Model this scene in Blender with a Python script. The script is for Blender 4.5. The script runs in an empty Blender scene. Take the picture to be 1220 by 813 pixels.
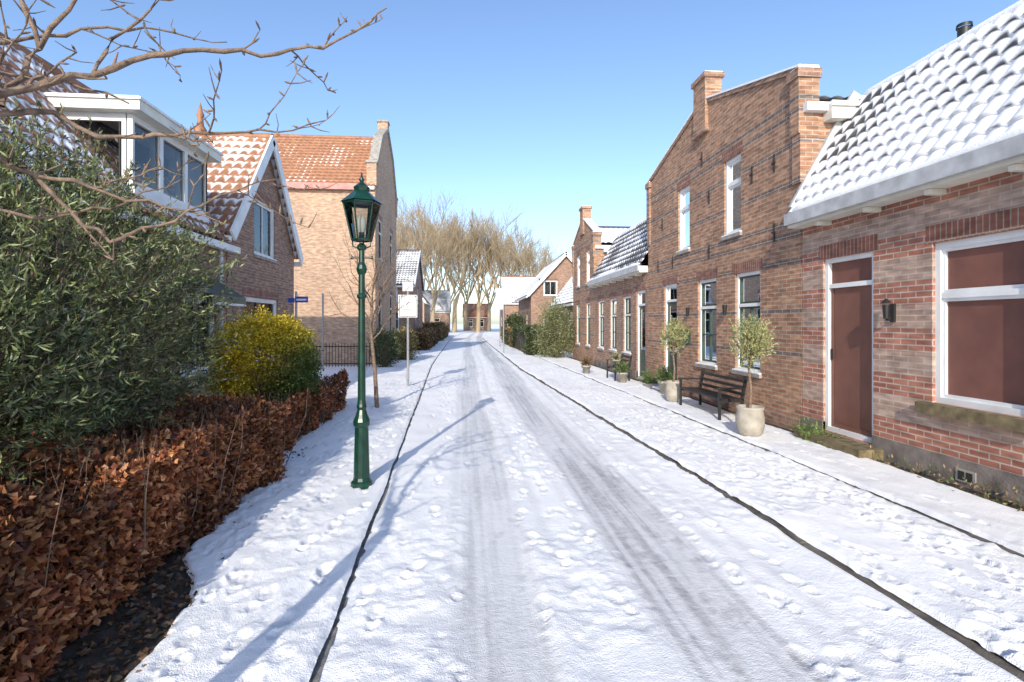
import bpy, math, random
import numpy as np
from mathutils import Vector
random.seed(7); rng=np.random.default_rng(7)
scene=bpy.context.scene
COL=scene.collection
V=Vector
Z=V((0,0,1))

# ------------------------------------------------------------ noise
def _h(x,y,s):
    v=np.sin(x*127.1+y*311.7+s*74.7)*43758.5453
    return v-np.floor(v)
def vn(x,y,s=0):
    xi=np.floor(x); yi=np.floor(y); fx=x-xi; fy=y-yi
    fx=fx*fx*(3-2*fx); fy=fy*fy*(3-2*fy)
    a=_h(xi,yi,s);b=_h(xi+1,yi,s);c=_h(xi,yi+1,s);d=_h(xi+1,yi+1,s)
    return (a*(1-fx)+b*fx)*(1-fy)+(c*(1-fx)+d*fx)*fy
def fbm(x,y,s=0,o=4):
    r=0;a=.5;t=0
    for i in range(o):
        r=r+a*vn(x*2**i,y*2**i,s+i*3);t+=a;a*=.5
    return r/t
def sst(a,b,x):
    t=np.clip((x-a)/(b-a),0,1);return t*t*(3-2*t)

# ------------------------------------------------------------ materials
def newmat(name):
    m=bpy.data.materials.new(name);m.use_nodes=True
    nt=m.node_tree;b=nt.nodes['Principled BSDF'];return m,nt,b
def N(nt,t,**k):
    n=nt.nodes.new(t)
    for a,v in k.items(): setattr(n,a,v)
    return n
def mixc(nt,fac,a,b,mode='MIX'):
    n=N(nt,'ShaderNodeMix',data_type='RGBA',blend_type=mode)
    for idx,v in ((0,fac),(6,a),(7,b)):
        if isinstance(v,bpy.types.NodeSocket): nt.links.new(v,n.inputs[idx])
        elif isinstance(v,(int,float)): n.inputs[idx].default_value=v
        else: n.inputs[idx].default_value=(*v,1)
    return n.outputs[2]
def ramp(nt,src,p0,p1,c0=(0,0,0),c1=(1,1,1)):
    r=N(nt,'ShaderNodeValToRGB');r.color_ramp.elements[0].position=p0;r.color_ramp.elements[1].position=p1
    r.color_ramp.elements[0].color=(*c0,1);r.color_ramp.elements[1].color=(*c1,1)
    nt.links.new(src,r.inputs[0]);return r.outputs[0]
def noise(nt,scale,co=None,detail=3):
    n=N(nt,'ShaderNodeTexNoise');n.inputs['Scale'].default_value=scale;n.inputs['Detail'].default_value=detail
    if co is not None: nt.links.new(co,n.inputs['Vector'])
    return n.outputs[0]
def bump(nt,b,h,st=.5,dist=.01):
    n=N(nt,'ShaderNodeBump');n.inputs['Strength'].default_value=st;n.inputs['Distance'].default_value=dist
    nt.links.new(h,n.inputs['Height']);nt.links.new(n.outputs[0],b.inputs['Normal'])
def plain(name,c,rough=.6,var=.25,scale=6,metal=0,bmp=.0):
    m,nt,b=newmat(name);co=N(nt,'ShaderNodeTexCoord').outputs['Object']
    n=noise(nt,scale,co)
    r=ramp(nt,n,.3,.7,tuple(x*(1-var) for x in c),tuple(min(1,x*(1+var)) for x in c))
    nt.links.new(r,b.inputs['Base Color']);b.inputs['Roughness'].default_value=rough;b.inputs['Metallic'].default_value=metal
    if bmp: bump(nt,b,noise(nt,scale*8,co),bmp,.01)
    return m
def brick_mat(name,c1,c2,mort,bands=(),bc1=None,bc2=None,w=.215,h=.068,half=.1,bs=.6):
    m,nt,b=newmat(name);uv=N(nt,'ShaderNodeTexCoord').outputs['UV']
    def bt(a,c):
        t=N(nt,'ShaderNodeTexBrick');t.offset=.5
        for k,v in (('Scale',1),('Mortar Size',.0085),('Mortar Smooth',.25),('Brick Width',w),('Row Height',h),('Bias',0)):
            t.inputs[k].default_value=v
        t.inputs['Color1'].default_value=(*a,1);t.inputs['Color2'].default_value=(*c,1);t.inputs['Mortar'].default_value=(*mort,1)
        nt.links.new(uv,t.inputs['Vector']);return t
    t=bt(c1,c2);col=t.outputs['Color']
    if bands:
        t2=bt(bc1,bc2);s=N(nt,'ShaderNodeSeparateXYZ');nt.links.new(uv,s.inputs[0]);acc=None
        for z in bands:
            k=N(nt,'ShaderNodeMath',operation='COMPARE');nt.links.new(s.outputs[1],k.inputs[0]);k.inputs[1].default_value=z;k.inputs[2].default_value=half
            if acc is None: acc=k.outputs[0]
            else:
                q=N(nt,'ShaderNodeMath',operation='MAXIMUM');nt.links.new(acc,q.inputs[0]);nt.links.new(k.outputs[0],q.inputs[1]);acc=q.outputs[0]
        col=mixc(nt,acc,col,t2.outputs['Color'])
    mp=N(nt,'ShaderNodeMapping');mp.inputs['Scale'].default_value=(4.6,14,1);nt.links.new(uv,mp.inputs[0])
    n1=noise(nt,1.0,mp.outputs[0],1)
    col=mixc(nt,1.0,col,ramp(nt,n1,.3,.72,(.7,.67,.66),(1.28,1.22,1.18)),'MULTIPLY')
    n2=noise(nt,.9,uv,4)
    col=mixc(nt,1.0,col,ramp(nt,n2,.3,.7,(.84,.84,.85),(1.1,1.08,1.06)),'MULTIPLY')
    nt.links.new(col,b.inputs['Base Color']);b.inputs['Roughness'].default_value=.85
    sub=N(nt,'ShaderNodeMath',operation='MULTIPLY_ADD');nt.links.new(t.outputs['Fac'],sub.inputs[0]);sub.inputs[1].default_value=-1
    nt.links.new(noise(nt,60,uv,2),sub.inputs[2]);bump(nt,b,sub.outputs[0],bs,.008)
    return m
def snow_mat():
    m,nt,b=newmat('snow');co=N(nt,'ShaderNodeTexCoord').outputs['Object']
    n=noise(nt,3,co,3);c=ramp(nt,n,.3,.7,(.84,.85,.87),(.92,.92,.92))
    at=N(nt,'ShaderNodeAttribute',attribute_name='pack')
    n2=noise(nt,14,co,4)
    ice=ramp(nt,n2,.3,.75,(.34,.335,.345),(.58,.575,.58))
    c=mixc(nt,at.outputs['Fac'],c,ice)
    nt.links.new(c,b.inputs['Base Color'])
    r=N(nt,'ShaderNodeMapRange');nt.links.new(at.outputs['Fac'],r.inputs[0]);r.inputs[3].default_value=.75;r.inputs[4].default_value=.4
    nt.links.new(r.outputs[0],b.inputs['Roughness'])
    ma=N(nt,'ShaderNodeMath',operation='ADD');nt.links.new(noise(nt,30,co,4),ma.inputs[0]);nt.links.new(noise(nt,130,co,1),ma.inputs[1])
    bump(nt,b,ma.outputs[0],.6,.012);return m
SNOW=snow_mat()
def tile_mat(name,c1,c2):
    m,nt,b=newmat(name);co=N(nt,'ShaderNodeTexCoord').outputs['Object']
    t=ramp(nt,noise(nt,5,co,4),.3,.7,c1,c2)
    at=N(nt,'ShaderNodeAttribute',attribute_name='snow')
    s=mixc(nt,noise(nt,7,co),(.84,.85,.88),(.91,.91,.92))
    nt.links.new(mixc(nt,at.outputs['Fac'],t,s),b.inputs['Base Color']);b.inputs['Roughness'].default_value=.6
    bump(nt,b,noise(nt,40,co),.3,.006);return m
def glass_mat(name='window_glass',ior=1.5):
    m=bpy.data.materials.new(name);m.use_nodes=True;nt=m.node_tree;nt.nodes.clear()
    o=N(nt,'ShaderNodeOutputMaterial');mx=N(nt,'ShaderNodeMixShader');tr=N(nt,'ShaderNodeBsdfTransparent');gl=N(nt,'ShaderNodeBsdfGlossy')
    gl.inputs['Roughness'].default_value=.02;gl.inputs['Color'].default_value=(.8,.85,.9,1);tr.inputs[0].default_value=(.7,.73,.73,1)
    fr=N(nt,'ShaderNodeFresnel');fr.inputs[0].default_value=ior
    co=N(nt,'ShaderNodeTexCoord').outputs['Object'];bp=N(nt,'ShaderNodeBump');bp.inputs['Strength'].default_value=.12;bp.inputs['Distance'].default_value=.02
    nt.links.new(noise(nt,1.6,co,1),bp.inputs['Height']);nt.links.new(bp.outputs[0],gl.inputs['Normal'])
    nt.links.new(fr.outputs[0],mx.inputs[0]);nt.links.new(tr.outputs[0],mx.inputs[1]);nt.links.new(gl.outputs[0],mx.inputs[2]);nt.links.new(mx.outputs[0],o.inputs[0]);return m
GLASS=glass_mat()
WHITE=plain('white_paint',(.72,.73,.73),.45,.1,3)
CREAM=plain('cream_paint',(.68,.66,.58),.5,.12,3)
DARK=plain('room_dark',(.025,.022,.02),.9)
CURT=plain('curtain',(.35,.32,.29),.9,.2,9)
BLIND=plain('brown_blind',(.17,.068,.05),.7,.22,2.5)
DOORP=plain('door_paint',(.17,.07,.05),.55,.15,3)
GDOOR=plain('dark_green_paint',(.02,.05,.035),.4)
SILL=plain('mossy_stone',(.16,.125,.065),.9,.5,9,bmp=.6)
STONE=plain('stone',(.3,.28,.25),.9,.25,7,bmp=.5)
KERB=plain('kerb_stone',(.11,.095,.08),.9,.5,12,bmp=.6)
KERBG=plain('kerb_stone_grey',(.2,.185,.17),.9,.5,12,bmp=.6)
SOIL=plain('soil',(.05,.038,.028),1,.6,10,bmp=1)
CEMENT=plain('cement_plinth',(.2,.17,.15),.9,.4,5,bmp=.6)
LEAD=plain('lead_flashing',(.45,.46,.47),.55,.2,6)
IRON=plain('black_iron',(.015,.015,.016),.5)
WOOD=plain('bench_wood',(.06,.04,.03),.6,.3,12)
BARK=plain('bark',(.2,.14,.1),.9,.45,30,bmp=.6)
BARKL=plain('bark_far',(.34,.26,.16),.9,.25,.3)
LGREEN=plain('lamp_green',(.004,.034,.021),.32,.4,9)
POT=plain('pot_ceramic',(.34,.31,.26),.6,.25,7)
BRA=brick_mat('brick_pink',(.41,.19,.13),(.3,.12,.082),(.45,.39,.34),(.74,1.28,1.82,2.37,2.92),(.45,.34,.275),(.33,.225,.175),half=.136)
BRB=brick_mat('brick_brown',(.44,.25,.15),(.28,.145,.085),(.4,.34,.27),(1.25,1.93,2.72,3.13,3.33,3.95,4.55,5.02,5.2),(.18,.15,.14),(.12,.105,.1),half=.034)
BRL=brick_mat('brick_tan',(.5,.35,.24),(.4,.26,.175),(.44,.36,.28))
BRM=brick_mat('brick_mid',(.37,.225,.155),(.25,.14,.095),(.36,.31,.26))
SOLD=brick_mat('soldier_bricks',(.28,.115,.075),(.2,.08,.055),(.33,.27,.23),w=.068,h=.24)
T_DK=tile_mat('tile_dark',(.035,.033,.035),(.08,.075,.07))
T_OR=tile_mat('tile_orange',(.24,.1,.05),(.36,.175,.09))
T_BR=tile_mat('tile_brown',(.2,.08,.045),(.32,.15,.08))
RED=plain('pink_paint',(.5,.2,.17),.6)

# ------------------------------------------------------------ builders
def empty(name,loc=(0,0,0)):
    e=bpy.data.objects.new(name,None);COL.objects.link(e);e.location=loc;e.empty_display_size=.2;return e
class MB:
    def __init__(s): s.v=[];s.f=[];s.uv=[];s.m=[];s.mats=[];s.smooth=[]
    def mi(s,m):
        if m not in s.mats: s.mats.append(m)
        return s.mats.index(m)
    def poly(s,pts,mat,uvs=None,sm=False):
        b=len(s.v);s.v+=[tuple(p) for p in pts];s.f.append(tuple(range(b,b+len(pts))))
        if uvs is None:
            p=[V(q) for q in pts];n=(p[1]-p[0]).cross(p[2]-p[0]);a=[abs(c) for c in n]
            if a[2]>=max(a[0],a[1]): uvs=[(q.x,q.y) for q in p]
            elif a[0]>a[1]: uvs=[(q.y,q.z) for q in p]
            else: uvs=[(q.x,q.z) for q in p]
        s.uv+=uvs;s.m.append(s.mi(mat));s.smooth.append(sm)
    def hexa(s,c,mat):
        for q in ((0,1,2,3),(7,6,5,4),(0,4,5,1),(1,5,6,2),(2,6,7,3),(3,7,4,0)): s.poly([c[i] for i in q],mat)
    def box(s,x0,x1,y0,y1,z0,z1,mat):
        s.hexa([V((x0,y0,z0)),V((x1,y0,z0)),V((x1,y1,z0)),V((x0,y1,z0)),V((x0,y0,z1)),V((x1,y0,z1)),V((x1,y1,z1)),V((x0,y1,z1))],mat)
    def fbox(s,F,a0,a1,z0,z1,n0,n1,mat):
        s.hexa([F.p(a0,z0,n0),F.p(a1,z0,n0),F.p(a1,z0,n1),F.p(a0,z0,n1),F.p(a0,z1,n0),F.p(a1,z1,n0),F.p(a1,z1,n1),F.p(a0,z1,n1)],mat)
    def beam(s,p0,p1,side,up,w,h,mat):
        p0=V(p0);p1=V(p1);side=V(side).normalized()*w/2;up=V(up).normalized()*h/2
        s.hexa([p0-side-up,p1-side-up,p1+side-up,p0+side-up,p0-side+up,p1-side+up,p1+side+up,p0+side+up],mat)
    def tube(s,pts,rs,mat,k=6,sm=True):
        pts=[V(p) for p in pts];b=len(s.v);m=s.mi(mat);n=len(pts)
        for i,p in enumerate(pts):
            d=(pts[min(i+1,n-1)]-pts[max(i-1,0)]).normalized()
            a=d.cross(V((0,0,1)) if abs(d.z)<.9 else V((1,0,0))).normalized();c=d.cross(a)
            for j in range(k):
                t=2*math.pi*j/k;q=p+(a*math.cos(t)+c*math.sin(t))*rs[i];s.v.append((q.x,q.y,q.z))
        for i in range(n-1):
            for j in range(k):
                s.f.append((b+i*k+j,b+i*k+(j+1)%k,b+(i+1)*k+(j+1)%k,b+(i+1)*k+j));s.uv+=[(0,0)]*4;s.m.append(m);s.smooth.append(sm)
    def lathe(s,c,prof,mat,k=20,sm=True):
        b=len(s.v);m=s.mi(mat);c=V(c)
        for r,z in prof:
            for j in range(k):
                t=2*math.pi*(j+.5)/k;s.v.append((c.x+r*math.cos(t),c.y+r*math.sin(t),c.z+z))
        for i in range(len(prof)-1):
            for j in range(k):
                s.f.append((b+i*k+j,b+i*k+(j+1)%k,b+(i+1)*k+(j+1)%k,b+(i+1)*k+j));s.uv+=[(0,0)]*4;s.m.append(m);s.smooth.append(sm)
    def build(s,name,parent=None):
        me=bpy.data.meshes.new(name);me.from_pydata(s.v,[],s.f)
        for m in s.mats: me.materials.append(m)
        ul=me.uv_layers.new(name='UVMap');ul.data.foreach_set('uv',np.array(s.uv,dtype=np.float32).ravel())
        me.polygons.foreach_set('material_index',s.m);me.polygons.foreach_set('use_smooth',s.smooth);me.update()
        o=bpy.data.objects.new(name,me);COL.objects.link(o)
        if parent: o.parent=parent
        return o
class F:
    def __init__(s,O,h,n): s.O=V(O);s.h=V(h);s.n=V(n)
    def p(s,a,z,d=0): return s.O+s.h*a+Z*z+s.n*d
def clip(sub,cl):
    out=sub
    for i in range(len(cl)):
        A=cl[i];B=cl[(i+1)%len(cl)];inp=out;out=[]
        side=lambda P:(B[0]-A[0])*(P[1]-A[1])-(B[1]-A[1])*(P[0]-A[0])
        for j in range(len(inp)):
            P=inp[j];Q=inp[(j+1)%len(inp)];sp=side(P);sq=side(Q)
            if sp>=-1e-9: out.append(P)
            if (sp>1e-9 and sq<-1e-9) or (sp<-1e-9 and sq>1e-9):
                t=sp/(sp-sq);out.append((P[0]+t*(Q[0]-P[0]),P[1]+t*(Q[1]-P[1])))
        if not out: return []
    return out
def wall(mb,f,outl,ops,mat,rev=.13):
    A=sorted(set([o[0] for o in ops]+[o[1] for o in ops]+[min(p[0] for p in outl),max(p[0] for p in outl)]))
    ZZ=sorted(set([o[2] for o in ops]+[o[3] for o in ops]+[min(p[1] for p in outl),max(p[1] for p in outl)]))
    for i in range(len(A)-1):
        for j in range(len(ZZ)-1):
            ca=(A[i]+A[i+1])/2;cz=(ZZ[j]+ZZ[j+1])/2
            if any(o[0]<ca<o[1] and o[2]<cz<o[3] for o in ops): continue
            c=clip([(A[i],ZZ[j]),(A[i+1],ZZ[j]),(A[i+1],ZZ[j+1]),(A[i],ZZ[j+1])],outl)
            if len(c)>=3: mb.poly([f.p(a,z) for a,z in c],mat,[(a,z) for a,z in c])
    for o in ops:
        a0,a1,z0,z1=o[:4]
        for (p,q) in (((a0,z0),(a1,z0)),((a1,z0),(a1,z1)),((a1,z1),(a0,z1)),((a0,z1),(a0,z0))):
            d=0 if p[0]!=q[0] else 1
            uv=[(p[0],p[1]),(q[0],q[1]),(q[0]+d*rev,q[1]+(1-d)*rev),(p[0]+d*rev,p[1]+(1-d)*rev)]
            mb.poly([f.p(*p),f.p(*q),f.p(*q,-rev),f.p(*p,-rev)],mat,uv)
def window(mb,f,a0,a1,z0,z1,kind='cross',frame=None,back=None,sill=True,lintel=True):
    fr=frame or WHITE;w=.065 if a1-a0>.5 else .05;n0,n1=-.125,-.035
    mb.fbox(f,a0,a0+w,z0,z1,n0,n1,fr);mb.fbox(f,a1-w,a1,z0,z1,n0,n1,fr)
    mb.fbox(f,a0+w,a1-w,z0,z0+w,n0,n1,fr);mb.fbox(f,a0+w,a1-w,z1-w,z1,n0,n1,fr)
    ia0,ia1,iz0,iz1=a0+w,a1-w,z0+w,z1-w;zt=None
    if kind in('cross','transom','door','doorglass','blind'):
        zt=z0+(z1-z0)*(.67 if kind in('cross','transom','blind') else .84)
        mb.fbox(f,ia0,ia1,zt-.03,zt+.03,n0+.01,n1-.005,fr)
    sf=GDOOR if kind=='cross' else fr
    if kind in('cross','mull'):
        am=(a0+a1)/2;mb.fbox(f,am-.016,am+.016,iz0,(zt-.03) if zt else iz1,n0+.02,n1-.03,sf)
    if kind=='cross' and z1-z0>1.5:
        zz=(iz0+zt)/2;mb.fbox(f,ia0,ia1,zz-.012,zz+.012,-.1,-.07,sf)
    cells=[(iz0,zt-.03),(zt+.03,iz1)] if zt else [(iz0,iz1)]
    for k,(c0,c1) in enumerate(cells):
        if kind=='door' and k==0:
            mb.fbox(f,ia0,ia1,c0,c1,n0,n0+.04,DOORP)
            mb.fbox(f,ia0,ia0+.05,c0,c1,n0+.042,n0+.05,DOORP);mb.fbox(f,ia1-.05,ia1,c0,c1,n0+.042,n0+.05,DOORP)
            mb.fbox(f,ia0+.05,ia1-.05,c0,c0+.06,n0+.042,n0+.05,DOORP)
            mb.fbox(f,ia1-.05,ia1-.02,c0+.95,c0+1.1,n0+.051,n0+.07,IRON)
            continue
        if kind=='doorglass' and k==0:
            D=GDOOR;mb.fbox(f,ia0,ia1,c0,c0+.8,n0,n0+.05,D);mb.fbox(f,ia0,ia0+.09,c0+.8,c1,n0,n0+.05,D);mb.fbox(f,ia1-.09,ia1,c0+.8,c1,n0,n0+.05,D)
            mb.fbox(f,ia0+.09,ia1-.09,c1-.1,c1,n0,n0+.05,D)
        s=.035
        if kind in('transom','blind','cross','mull'):
            mb.fbox(f,ia0,ia0+s,c0,c1,-.105,-.06,sf);mb.fbox(f,ia1-s,ia1,c0,c1,-.105,-.06,sf)
            mb.fbox(f,ia0+s,ia1-s,c0,c0+s,-.105,-.06,sf);mb.fbox(f,ia0+s,ia1-s,c1-s,c1,-.105,-.06,sf)
        if kind in('blind','door'):
            mb.poly([f.p(ia0,c0,-.088),f.p(ia1,c0,-.088),f.p(ia1,c1,-.088),f.p(ia0,c1,-.088)],BLIND)
        else:
            mb.poly([f.p(ia0,c0,-.09),f.p(ia1,c0,-.09),f.p(ia1,c1,-.09),f.p(ia0,c1,-.09)],GLASS)
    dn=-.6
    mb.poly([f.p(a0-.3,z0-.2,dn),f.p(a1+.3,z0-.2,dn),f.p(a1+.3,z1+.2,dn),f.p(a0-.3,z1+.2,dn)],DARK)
    if kind not in('door','blind'):
        wd=(a1-a0)*.16
        for b0,b1 in ((a0,a0+wd),(a1-wd,a1)):
            k=6
            for i in range(k):
                u0=b0+(b1-b0)*i/k;u1=b0+(b1-b0)*(i+1)/k
                d0=-.22-.02*(i%2);d1=-.22-.02*((i+1)%2)
                mb.poly([f.p(u0,z0,d0),f.p(u1,z0,d1),f.p(u1,z1,d1),f.p(u0,z1,d0)],CURT)
    if sill and kind not in('door','doorglass'):
        mb.fbox(f,a0-.05,a1+.05,z0-.07,z0-.002,-.1,.05,STONE);mb.fbox(f,a0-.03,a1+.03,z0-.001,z0+.022,-.03,.045,SNOW)
def lintel(mb,f,a0,a1,z,h=.2):
    mb.fbox(f,a0-.08,a1+.08,z+.003,z+h,-.05,.006,SOLD)

def grid_obj(name,P,attr,mat,parent=None,aname='pack',smooth=True):
    ny,nx=P.shape[:2];me=bpy.data.meshes.new(name)
    idx=np.arange(ny*nx).reshape(ny,nx)
    q=np.stack([idx[:-1,:-1],idx[:-1,1:],idx[1:,1:],idx[1:,:-1]],-1).reshape(-1,4)
    me.vertices.add(ny*nx);me.vertices.foreach_set('co',P.reshape(-1).astype(np.float32))
    me.loops.add(q.size);me.loops.foreach_set('vertex_index',q.reshape(-1).astype(np.int32))
    me.polygons.add(len(q));me.polygons.foreach_set('loop_start',np.arange(0,q.size,4,dtype=np.int32))
    me.polygons.foreach_set('use_smooth',np.full(len(q),smooth))
    me.update(calc_edges=True)
    if attr is not None:
        a=me.attributes.new(aname,'FLOAT','POINT');a.data.foreach_set('value',attr.reshape(-1).astype(np.float32))
    me.materials.append(mat);o=bpy.data.objects.new(name,me);COL.objects.link(o)
    if parent: o.parent=parent
    return o
_rs=[0]
def roof_sheet(parent,p0,u,v,mat,cover,w=.22,course=.29,res=(8,6),name='roof_tiles',amp=1.0,grad=0.0):
    _rs[0]+=1;sd=_rs[0]*11
    p0=np.array(p0,float);u=np.array(u,float);v=np.array(v,float);Lu=np.linalg.norm(u);Lv=np.linalg.norm(v);uh=u/Lu;vh=v/Lv
    n=np.cross(uh,vh);n=n if n[2]>0 else -n
    nu=int(Lu/w*res[0]);nc=max(1,round(Lv/course));
    s=np.linspace(0,Lu,nu)
    fr=np.concatenate([np.linspace(0,.94,res[1]),[.999]])
    t=(np.arange(nc)[:,None]+fr[None,:]).ravel()*Lv/nc
    S,T=np.meshgrid(s,t);ft=(T/(Lv/nc))%1.0;fs=(S/w)%1.0;ci=np.floor(T/(Lv/nc))
    crest=np.abs(np.sin(np.pi*fs))**.8
    jit=vn(np.floor(S/w)*1.7,ci*1.3,sd)
    h=amp*(.035*crest+.042*(1-ft)+.006*jit)
    base=cover+.8*(fbm(S*.9,T*.9,sd,4)-.5)+.12*(jit-.5)-grad*(T/Lv-.3)
    pat=.6*(1-ft)+.4*crest
    m=sst(-.06,.08,base-pat)
    h=h+m*(.018+.006*vn(S*5,T*5,sd))
    P=p0+S[...,None]*uh+T[...,None]*vh+h[...,None]*n
    return grid_obj(name,P,m,mat,parent,'snow')
def snow_roll(mb,p0,p1,r=.07,sc=1.0):
    p0=V(p0);p1=V(p1);L=(p1-p0).length;k=max(4,int(L/.2))
    pts=[p0.lerp(p1,i/k)+Z*random.uniform(-.008,.008) for i in range(k+1)]
    mb.tube(pts,[r*random.uniform(.88,1.1) if 0<i<k else r*.3 for i in range(k+1)],SNOW,10)

# ------------------------------------------------------------ generic gable house
def gable_house(name,x0,x1,y0,y1,ze,zr,axis,brick,tile,cover,ops={},outW=None,outE=None,ov=.15,barge=False,res=(5,4),sides='SWEN',tileW=.22):
    e=empty(name,((x0+x1)/2,(y0+y1)/2,0))
    R=empty('parts');R.parent=e;R.location=(-(x0+x1)/2,-(y0+y1)/2,0)
    fr={'S':F((0,y0,0),(1,0,0),(0,-1,0)),'N':F((0,y1,0),(1,0,0),(0,1,0)),'W':F((x0,0,0),(0,1,0),(-1,0,0)),'E':F((x1,0,0),(0,1,0),(1,0,0))}
    mb=MB();mw=MB()
    for sd in sides:
        a0,a1=(x0,x1) if sd in 'SN' else (y0,y1);g=(axis=='y')==(sd in 'SN')
        ol=[(a0,-.05),(a1,-.05),(a1,ze),((a0+a1)/2,zr),(a0,ze)] if g else [(a0,-.05),(a1,-.05),(a1,ze),(a0,ze)]
        if sd=='W' and outW: ol=outW
        if sd=='E' and outE: ol=outE
        op=ops.get(sd,[]);wall(mb,fr[sd],ol,op,brick)
        for o in op:
            window(mw,fr[sd],*o[:4],kind=o[4],**(o[5] if len(o)>5 else {}))
            if len(o)<=6: lintel(mb,fr[sd],o[0],o[1],o[3])
    mb.build('walls',R)
    if mw.v: mw.build('windows_and_doors',R)
    tr=MB()
    if axis=='x':
        ym=(y0+y1)/2;sl=(zr-ze)/(ym-y0);o2=0 if outW or outE else ov
        xa,xb=x0-(0 if outW else o2)+(.02 if outW else 0),x1+(0 if outE else o2)-(.02 if outE else 0)
        roof_sheet(R,(xa,y0-ov,ze-sl*ov+.03),(xb-xa,0,0),(0,ym-y0+ov,(ym-y0+ov)*sl),tile,cover,w=tileW,res=res)
        roof_sheet(R,(xa,y1+ov,ze-sl*ov+.03),(xb-xa,0,0),(0,-(y1-ym+ov),(y1-ym+ov)*sl),tile,cover,w=tileW,res=res)
        tr.tube([(xa,ym,zr+.06),(xb,ym,zr+.06)],[.1,.1],tile,8)
        for yy,s in ((y0-ov,-1),(y1+ov,1)): tr.box(xa,xb,min(yy,yy+s*.12),max(yy,yy+s*.12),ze-sl*ov-.14,ze-sl*ov-.01,WHITE)
        if barge:
            for X,sg in ((x0,-1),(x1,1)):
                for yy in (y0-ov,y1+ov):
                    a=V((X+sg*(ov+.02),yy,ze-sl*ov));b=V((X+sg*(ov+.02),ym,zr))
                    tr.beam(a,b,(1,0,0),(b-a).cross(V((1,0,0))),.05,.26,WHITE)
    else:
        xm=(x0+x1)/2;sl=(zr-ze)/(xm-x0);ya,yb=y0-ov,y1+ov
        roof_sheet(R,(x0-ov,ya,ze-sl*ov+.03),(0,yb-ya,0),(xm-x0+ov,0,(xm-x0+ov)*sl),tile,cover,w=tileW,res=res)
        roof_sheet(R,(x1+ov,ya,ze-sl*ov+.03),(0,yb-ya,0),(-(x1-xm+ov),0,(x1-xm+ov)*sl),tile,cover,w=tileW,res=res)
        tr.tube([(xm,ya,zr+.06),(xm,yb,zr+.06)],[.1,.1],tile,8)
        for xx,s in ((x0-ov,-1),(x1+ov,1)): tr.box(min(xx,xx+s*.12),max(xx,xx+s*.12),ya,yb,ze-sl*ov-.14,ze-sl*ov-.01,WHITE)
        if barge:
            for Y,sg in ((y0,-1),(y1,1)):
                for xx in (x0-ov,x1+ov):
                    a=V((xx,Y+sg*(ov+.02),ze-sl*ov));b=V((xm,Y+sg*(ov+.02),zr))
                    tr.beam(a,b,(0,1,0),(b-a).cross(V((0,1,0))),.05,.24,WHITE)
    tr.build('roof_trim',R)
    return e,R

# ------------------------------------------------------------ right row
XF=5.1
fW=F((XF,0,0),(0,1,0),(-1,0,0))
def mansard(name,y0,y1,ops,brick,cover,tile,zc=3.12,plinth=None,corn=.24,grad=0):
    e=empty(name,(7,(y0+y1)/2,0));R=empty('parts');R.parent=e;R.location=(-7,-(y0+y1)/2,0)
    mb=MB();mw=MB()
    wall(mb,fW,[(y0,-.05),(y1,-.05),(y1,zc+.1),(y0,zc+.1)],ops,brick)
    for yy,s in ((y0,-1),(y1,1)):
        f=F((0,yy,0),(1,0,0),(0,s,0));wall(mb,f,[(XF,-.05),(9.4,-.05),(9.4,4.2),(8.4,5.3),(6.05,5.1),(XF,3.3)],[],brick)
    fE=F((9.4,0,0),(0,1,0),(1,0,0));wall(mb,fE,[(y0,-.05),(y1,-.05),(y1,4.2),(y0,4.2)],[],brick)
    for o in ops:
        window(mw,fW,*o[:4],kind=o[4],**(o[5] if len(o)>5 else {}));lintel(mb,fW,o[0],o[1],o[3],.2)
    if plinth: 
        segs=[];ds=[o for o in ops if o[4] in('door','doorglass')];c=y0
        for d in sorted(ds,key=lambda q:q[0]): segs.append((c,d[0]));c=d[1]
        segs.append((c,y1))
        for a,b in segs: mb.fbox(fW,a,b,-.05,plinth,-.05,.02,CEMENT)
    mb.build('walls',R);mw.build('windows_and_doors',R)
    tr=MB()
    tr.box(XF-.24,XF-.002,y0+.01,y1-.01,zc+.06,zc+corn,CREAM)
    tr.box(XF-.30,XF-.245,y0+.01,y1-.01,zc+.1,zc+corn+.03,LEAD)
    for i in range(int((y1-y0)/.9)):
        yy=y0+.5+i*.9;tr.box(XF-.2,XF-.004,yy,yy+.07,zc-.0,zc+.057,CREAM)
    snow_roll(tr,(XF-.2,y0+.03,zc+corn+.04),(XF-.2,y1-.03,zc+corn+.04),.085)
    snow_roll(tr,(6.04,y0+.03,5.19),(6.04,y1-.03,5.19),.08)
    tr.build('gutter_and_cornice',R)
    zb=zc+corn
    roof_sheet(R,(XF-.2,y0+.02,zb),(0,y1-y0-.04,0),(6.0-(XF-.2),0,5.15-zb),tile,cover,w=.215,course=.235,res=(12,8),amp=.85,grad=grad)
    up=MB();up.poly([(6.0,y0,5.17),(6.0,y1,5.17),(8.4,y1,5.42),(8.4,y0,5.42)],SNOW);up.poly([(8.4,y0,5.42),(8.4,y1,5.42),(9.6,y1,4.1),(9.6,y0,4.1)],SNOW);up.build('upper_roof',R)
    return e,R
eA,RA=mansard('brick_house',-1.5,7.77,[(6.34,7.29,.22,2.66,'door'),(4.43,5.48,.88,2.62,'blind',{'sill':False}),(1.2,3.2,.88,2.62,'cross')],BRA,.88,T_DK,plinth=.34,grad=.3)
mb=MB();mb.fbox(fW,4.3,5.6,.76,.875,-.1,.1,SILL);mb.fbox(fW,6.15,7.45,-.03,.2,.0,.34,SILL)
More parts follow.
